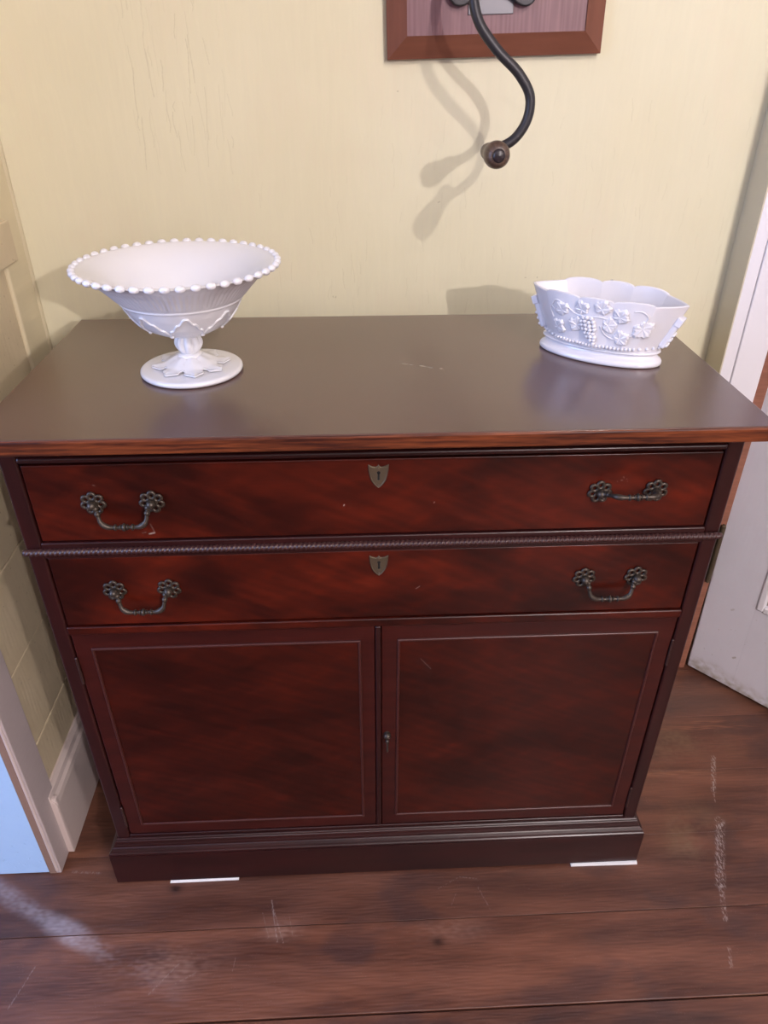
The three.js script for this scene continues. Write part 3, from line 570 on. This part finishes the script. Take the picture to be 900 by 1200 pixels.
// ------------------------------------------------------------------ oval planter with grapevine relief
{
  const t = group('planter', scene, [0.319, H + 0.0002, -0.2026]); t.rotation.y = -0.608;
  tag(t, 'white glazed oval planter with scalloped rim and raised grapevine on the right', 'planter');
  // plan: eight lobes between notches, the two end lobes long and pointed; w is towards the wall
  const xa = 0.0736, za = 0.0343, xb = 0.0236, zb = 0.0474, TIP = 0.1074;
  const notch = [[xa, za], [xb, zb], [-xb, zb], [-xa, za], [-xa, -za], [-xb, -zb], [xb, -zb], [xa, -za]];
  const wallAt = (u, v, o = 0) => {
    const k = (((u % 1) + 1) % 1) * 8, i = Math.min(7, Math.floor(k)), q = k - i, P = notch[i], Q = notch[(i + 1) % 8], end = i === 3 || i === 7;
    const dx = Q[0] - P[0], dw = Q[1] - P[1], l = Math.hypot(dx, dw); let nx = dw / l, nw = -dx / l;
    const mx = (P[0] + Q[0]) / 2, mw = (P[1] + Q[1]) / 2; if (nx * mx + nw * mw < 0) { nx = -nx; nw = -nw; }
    const b = end ? (TIP - xa) * (0.5 * (1 - Math.abs(2 * q - 1)) + 0.5 * Math.sin(Math.PI * q)) : 0.0038 * 4 * q * (1 - q);
    const kx = 0.73 + 0.27 * Math.pow(v, 0.9), kw = 0.8 + 0.2 * Math.pow(v, 0.85);
    let x = (P[0] + dx * q + nx * b) * kx, w = (P[1] + dw * q + nw * b) * kw;
    const R = Math.hypot(x, w * 1.6) || 1; x += o * x / R; w += o * w * 1.6 / R;
    return V(x, 0.021 + 0.065 * v + (end ? -0.001 : 0.0042) * Math.sqrt(Math.max(0, 4 * q * (1 - q))) * v ** 3, -w);
  };
  const out = surf((u, v) => wallAt(u, v), 320, 24), inn = surf((u, v) => wallAt(1 - u, v * 0.93 + 0.07, -0.0042), 320, 24);
  const lip = surf((u, v) => { const p = wallAt(u, 1, -0.0042 * v); p.y += 0.0012 * Math.sin(Math.PI * v); return p; }, 320, 5);
  const bottom = surf((u, v) => { const p = wallAt(u, 0.07, -0.0042); return V(p.x * v, p.y, p.z * v); }, 120, 3);
  obj('basin', [out, inn, lip, bottom], M.glaze, t);
  const ringAt = (u, a, b, y) => { const th = u * Math.PI * 2; return V(a * Math.cos(th), y, -b * Math.sin(th)); };
  const FP = [[0.046, 0.0], [0.0835, 0.0], [0.0858, 0.0012], [0.0868, 0.0035], [0.0863, 0.0065], [0.0845, 0.0088], [0.0815, 0.0108], [0.0795, 0.0130], [0.0788, 0.0152], [0.0797, 0.0168], [0.0822, 0.0175], [0.0834, 0.0188], [0.0826, 0.0204], [0.0795, 0.0212], [0.06, 0.0222]];
  obj('foot', surf((u, v) => { const k = Math.min(FP.length - 1.001, v * (FP.length - 1)), i = Math.floor(k), f = k - i, r = FP[i][0] + (FP[i + 1][0] - FP[i][0]) * f, y = FP[i][1] + (FP[i + 1][1] - FP[i][1]) * f; return ringAt(u, r, r - 0.0440, y); }, 160, 70), M.glaze, t);
  const bead = new THREE.SphereGeometry(0.0023, 10, 8), NB = 64;
  for (let k = 0; k < NB; k++) { const p = wallAt((k + 0.5) / NB, 0.075, 0.0012), b = obj('bead', bead, M.glaze, t); b.position.copy(p); }
  // relief on the two long sides
  const place = (m, u, v, spin = 0, lift = 0) => {
    const p = wallAt(u, v, lift), du = wallAt(u + 0.004, v).sub(wallAt(u - 0.004, v)).normalize(), dv = wallAt(u, v + 0.03).sub(wallAt(u, v - 0.03)).normalize();
    const n = du.clone().cross(dv).normalize(), up = n.clone().cross(du).normalize();
    m.position.copy(p); m.quaternion.setFromRotationMatrix(new THREE.Matrix4().makeBasis(du, up, n)); m.rotateZ(spin);
  };
  const leafGeo = (R) => {   // five-lobed leaf, veined, its edge curled down to the wall
    const fn = (u, v) => { // pointed lobes of unequal length, a notch at the stalk, raised ribs
      const a = u * Math.PI * 2, k = Math.abs(Math.cos(a * 2.5)), tooth = 0.05 * Math.sin(a * 15), away = Math.abs(Math.atan2(Math.sin(a - Math.PI), Math.cos(a - Math.PI)));
      const lobe = (0.74 + 0.24 * k ** 1.2 + tooth) * (0.72 + 0.28 * sm(0.2, 1.6, away)) * (0.92 + 0.08 * Math.cos(a)) * sm(-0.35, 0.25, away), r = R * 1.12 * v * lobe;
      return V(r * Math.cos(a), r * Math.sin(a), 0.0015 + 0.0012 * k ** 8 * Math.sin(Math.PI * v) + 0.0007 * (v > 0.3 ? 1 - k : 0) * v + 0.0012 * Math.cos(a + 0.6) * v - (v > 0.99 ? 0.003 : 0)); };
    return surf((u, v) => fn(u, 1 - v), 72, 8);
  };
  const lg = leafGeo(0.0122), lgBig = leafGeo(0.0155), gp = new THREE.SphereGeometry(0.0030, 10, 8);
  for (const flip of [0, 1]) {
    const U = (x) => (flip ? 3 * x : 4 + 3 * x) / 8;   // along one long side, 0..1
    for (const [x, v, s, big] of [[0.17, 0.68, 2.2, 0], [0.37, 0.78, 1.9, 0], [0.57, 0.84, 1.4, 0], [0.74, 0.73, 0.9, 0], [0.965, 0.55, -0.9, 1], [0.79, 0.30, 0.5, 0], [0.09, 0.31, 1.0, 0], [0.65, 0.55, 0.2, 0], [0.32, 0.45, 2.8, 0]]) place(obj('grape_leaf', big ? lgBig : lg, M.glaze, t), U(x), v, s, 0.0002);
    const rows = [[0.435, 0.63, 3], [0.435, 0.555, 4], [0.445, 0.48, 4], [0.455, 0.405, 4], [0.465, 0.33, 3], [0.485, 0.255, 3], [0.505, 0.185, 2], [0.52, 0.12, 1]];
    rows.forEach(([x, v, n]) => { for (let k = 0; k < n; k++) place(obj('grape', gp, M.glaze, t), U(x + (k - (n - 1) / 2) * 0.043), v + (k % 2) * 0.012, 0, 0.0012 + 0.0012 * (n > 2 && k > 0 && k < n - 1 ? 1 : 0)); });
    const vine = (pts) => tube(pts.map(([x, v]) => wallAt(U(x), v, 0.0006)), 0.001, 60, 6);
    obj('vine', [vine([[0.04, 0.72], [0.1, 0.84], [0.2, 0.80], [0.3, 0.68], [0.42, 0.66], [0.55, 0.68], [0.68, 0.66]]), vine([[0.58, 0.5], [0.61, 0.4], [0.69, 0.29], [0.79, 0.27], [0.88, 0.36], [0.93, 0.44]]), vine([[0.85, 0.86], [0.90, 0.87], [0.94, 0.84], [0.975, 0.77], [0.97, 0.68]]), vine([[0.04, 0.5], [0.02, 0.64], [0.04, 0.72], [0.07, 0.66]])], M.glaze, t);
  }
  // ornament tabs under the two pointed ends
  for (const s of [-1, 1]) {
    const g = group('end_ornament', t), p0 = V(s * 0.0835, 0.0285, 0), p1 = V(s * 0.1000, 0.0675, 0);
    g.position.copy(p0.clone().add(p1).multiplyScalar(0.5)); g.rotation.z = -s * Math.atan2(0.0165, 0.039);
    obj('end_tab', [bx(-0.0045, 0.0045, -0.023, 0.022, -0.0075, 0.0075, 0.003, 'x', 3), bx(-0.0045 + s * 0.0012, 0.0045 + s * 0.0012, 0.0115, 0.0235, -0.009, 0.009, 0.0015)], M.glaze, g);
    const nub = new THREE.SphereGeometry(0.0026, 10, 8), nubs = [];
    for (let i = 0; i < 9; i++) nubs.push(nub.clone().translate(s * 0.0044, -0.017 + Math.floor(i / 3) * 0.0082, (i % 3 - 1) * 0.0045));
    obj('end_relief', nubs, M.glaze, g);
  }
}

// ------------------------------------------------------------------ crank on a framed board on the wall
{
  const t = group('wall_crank', scene, [0.0345, 1.2312, ZB]); t.rotation.z = 1.55 * Math.PI / 180;
  tag(t, 'old iron hand crank with a wooden knob on a framed board on the yellow wall', 'hand crank');
  const W = 0.321, Hh = 0.52, F = 0.029;
  obj('board', bx(F - 0.004, W - F + 0.004, F - 0.004, Hh - F + 0.004, 0.0005, 0.0205, 0.001, 'x'), M.mauve, t);
  const bevel = (x0, y0, x1, y1, x2, y2, x3, y3) => { // outer edge 0-1, inner edge 3-2; thin outside, thick inside
    const zo = 0.013, zi = 0.0235, z0 = 0.0004, v = [[x0, y0, z0], [x1, y1, z0], [x2, y2, z0], [x3, y3, z0], [x0, y0, zo], [x1, y1, zo], [x2, y2, zi], [x3, y3, zi]];
    const q = [[4, 5, 6, 7], [0, 1, 5, 4], [2, 3, 7, 6], [1, 2, 6, 5], [3, 0, 4, 7], [3, 2, 1, 0]], pos = [];
    for (const [a, b, c, d] of q) pos.push(...v[a], ...v[b], ...v[c], ...v[a], ...v[c], ...v[d]);
    const g = new THREE.BufferGeometry(); g.setAttribute('position', new THREE.Float32BufferAttribute(pos, 3)); g.computeVertexNormals(); return g;
  };
  obj('frame_moulding', uvMetres(bevel(0, 0, W, 0, W - F, F, F, F)), M.frame, t);
  obj('frame_moulding', uvMetres(bevel(W, Hh, 0, Hh, F, Hh - F, W - F, Hh - F)), M.frame, t);
  obj('frame_moulding', uvMetres(bevel(0, Hh, 0, 0, F, F, F, Hh - F), 'y'), M.frame, t);
  obj('frame_moulding', uvMetres(bevel(W, 0, W, Hh, W - F, Hh - F, W - F, F), 'y'), M.frame, t);
  const plate = obj('back_plate', bx(0.118, 0.1835, 0.0525, 0.33, 0.0206, 0.0232, 0.0008), M.steel, t);
  // bracket: cast iron bar with two screw ears, then a hub higher up
  const ear = new THREE.Shape(); ear.moveTo(0.135, 0.088); ear.bezierCurveTo(0.128, 0.074, 0.112, 0.062, 0.100, 0.0655); ear.bezierCurveTo(0.090, 0.069, 0.088, 0.080, 0.094, 0.086); ear.bezierCurveTo(0.102, 0.092, 0.100, 0.11, 0.105, 0.13);
  ear.lineTo(0.201, 0.13); ear.bezierCurveTo(0.203, 0.11, 0.204, 0.092, 0.2095, 0.086); ear.bezierCurveTo(0.216, 0.078, 0.212, 0.066, 0.204, 0.0635); ear.bezierCurveTo(0.192, 0.060, 0.183, 0.070, 0.176, 0.074); ear.bezierCurveTo(0.16, 0.0795, 0.145, 0.078, 0.135, 0.088);
  const br = new THREE.ExtrudeGeometry(ear, { depth: 0.006, bevelEnabled: true, bevelSize: 0.0022, bevelThickness: 0.0025, bevelSegments: 3, curveSegments: 14 }).translate(0, 0, 0.0255);
  const bracket = obj('bracket', [br, bx(0.112, 0.196, 0.12, 0.30, 0.0232, 0.038, 0.004)], M.iron, t);
  for (const [x, y] of [[0.1005, 0.0765], [0.2045, 0.0745]]) obj('screw', [new THREE.SphereGeometry(0.0048, 14, 8).scale(1, 1, 0.5).translate(x, y, 0.0345)], M.iron, bracket);
  obj('hub', [new THREE.CylinderGeometry(0.028, 0.031, 0.07, 32).rotateX(Math.PI / 2).translate(0.137, 0.205, 0.070), new THREE.CylinderGeometry(0.012, 0.012, 0.05, 20).rotateX(Math.PI / 2).translate(0.137, 0.205, 0.122), new THREE.CylinderGeometry(0.016, 0.016, 0.008, 6).rotateX(Math.PI / 2).translate(0.137, 0.205, 0.148)], M.iron, t);
  // crank arm: points measured in the room, moved into the board's own axes
  const loc = (x, y, z) => { const a = -t.rotation.z, dx = x - t.position.x, dy = y - t.position.y; return V(dx * Math.cos(a) - dy * Math.sin(a), dx * Math.sin(a) + dy * Math.cos(a), z - ZB); };
  const arm = [loc(0.166, 1.436, -0.39), loc(0.152, 1.385, -0.39), loc(0.1435, 1.342, -0.39), loc(0.1415, 1.305, -0.39), loc(0.1500, 1.277, -0.39), loc(0.1765, 1.2455, -0.39), loc(0.2115, 1.2152, -0.39), loc(0.2287, 1.189, -0.39), loc(0.2278, 1.1608, -0.39), loc(0.211, 1.1352, -0.39), loc(0.178, 1.1192, -0.392)];
  obj('crank_arm', tube(arm, 0.0069, 120, 14), M.iron, t);
  const k = group('crank_knob', t); k.position.copy(loc(0.1765, 1.1188, -0.402));
  const dir = loc(0.1748, 1.1238, -0.302).sub(loc(0.1765, 1.1188, -0.402)).normalize(); k.quaternion.setFromUnitVectors(V(0, 1, 0), dir);
  obj('grip', lathe([[0, 0], [0.0085, 0.0], [0.011, 0.002], [0.0118, 0.008], [0.0112, 0.016], [0.0105, 0.026], [0.0114, 0.038], [0.0140, 0.052], [0.0166, 0.066], [0.0178, 0.078], [0.0172, 0.088], [0.0145, 0.0955], [0.0095, 0.0995], [0.0, 0.1]], 40), M.knob, k);
  obj('end_cap', lathe([[0.0085, 0.0985], [0.0088, 0.1], [0.0078, 0.1018], [0.005, 0.1035], [0, 0.104]], 28), M.knobTip, k).userData.label = 'dark metal cap at the end of the knob';
}

// ------------------------------------------------------------------ the room's lamps and one added fill lamp (above and behind the camera)
const lampLabels = ['round ceiling lamp on a short stem, nearest the sideboard', 'hanging lamp towards the right rear of the room', 'unseen fill lamp added at the middle of the room behind the camera'];
LAMPS.forEach((l, i) => {
  const [x, y, z] = l.p, t = group('ceiling_or_fill_lamp', scene, [x, ROOM.h, z]); tag(t, lampLabels[i], 'lamp');
  const bulbY = y - ROOM.h;
  obj('canopy', new THREE.CylinderGeometry(0.06, 0.065, 0.02, 32).translate(0, -0.0105, 0), M.lampMetal, t);
  obj('stem', new THREE.CylinderGeometry(0.008, 0.008, -bulbY - 0.05, 12).translate(0, (bulbY + 0.05) / 2 - 0.01, 0), M.lampMetal, t);
  obj('socket', new THREE.CylinderGeometry(0.018, 0.022, 0.045, 20).translate(0, bulbY + 0.052, 0), M.lampMetal, t);
  const glow = new THREE.MeshStandardMaterial({ color: 0xffffff, emissive: lin(...l.c), emissiveIntensity: 4, roughness: 0.5 });
  obj('bulb', new THREE.SphereGeometry(0.036, 24, 16).translate(0, bulbY, 0), glow, t);
  const p = new THREE.PointLight(lin(...l.c), l.I, 0, 2); p.name = 'lamp_light'; p.position.set(0, bulbY, 0); p.castShadow = true; p.shadow.radius = 1.3; p.shadow.mapSize.set(1024, 1024); t.add(p);
});

renderer.render(scene, camera);
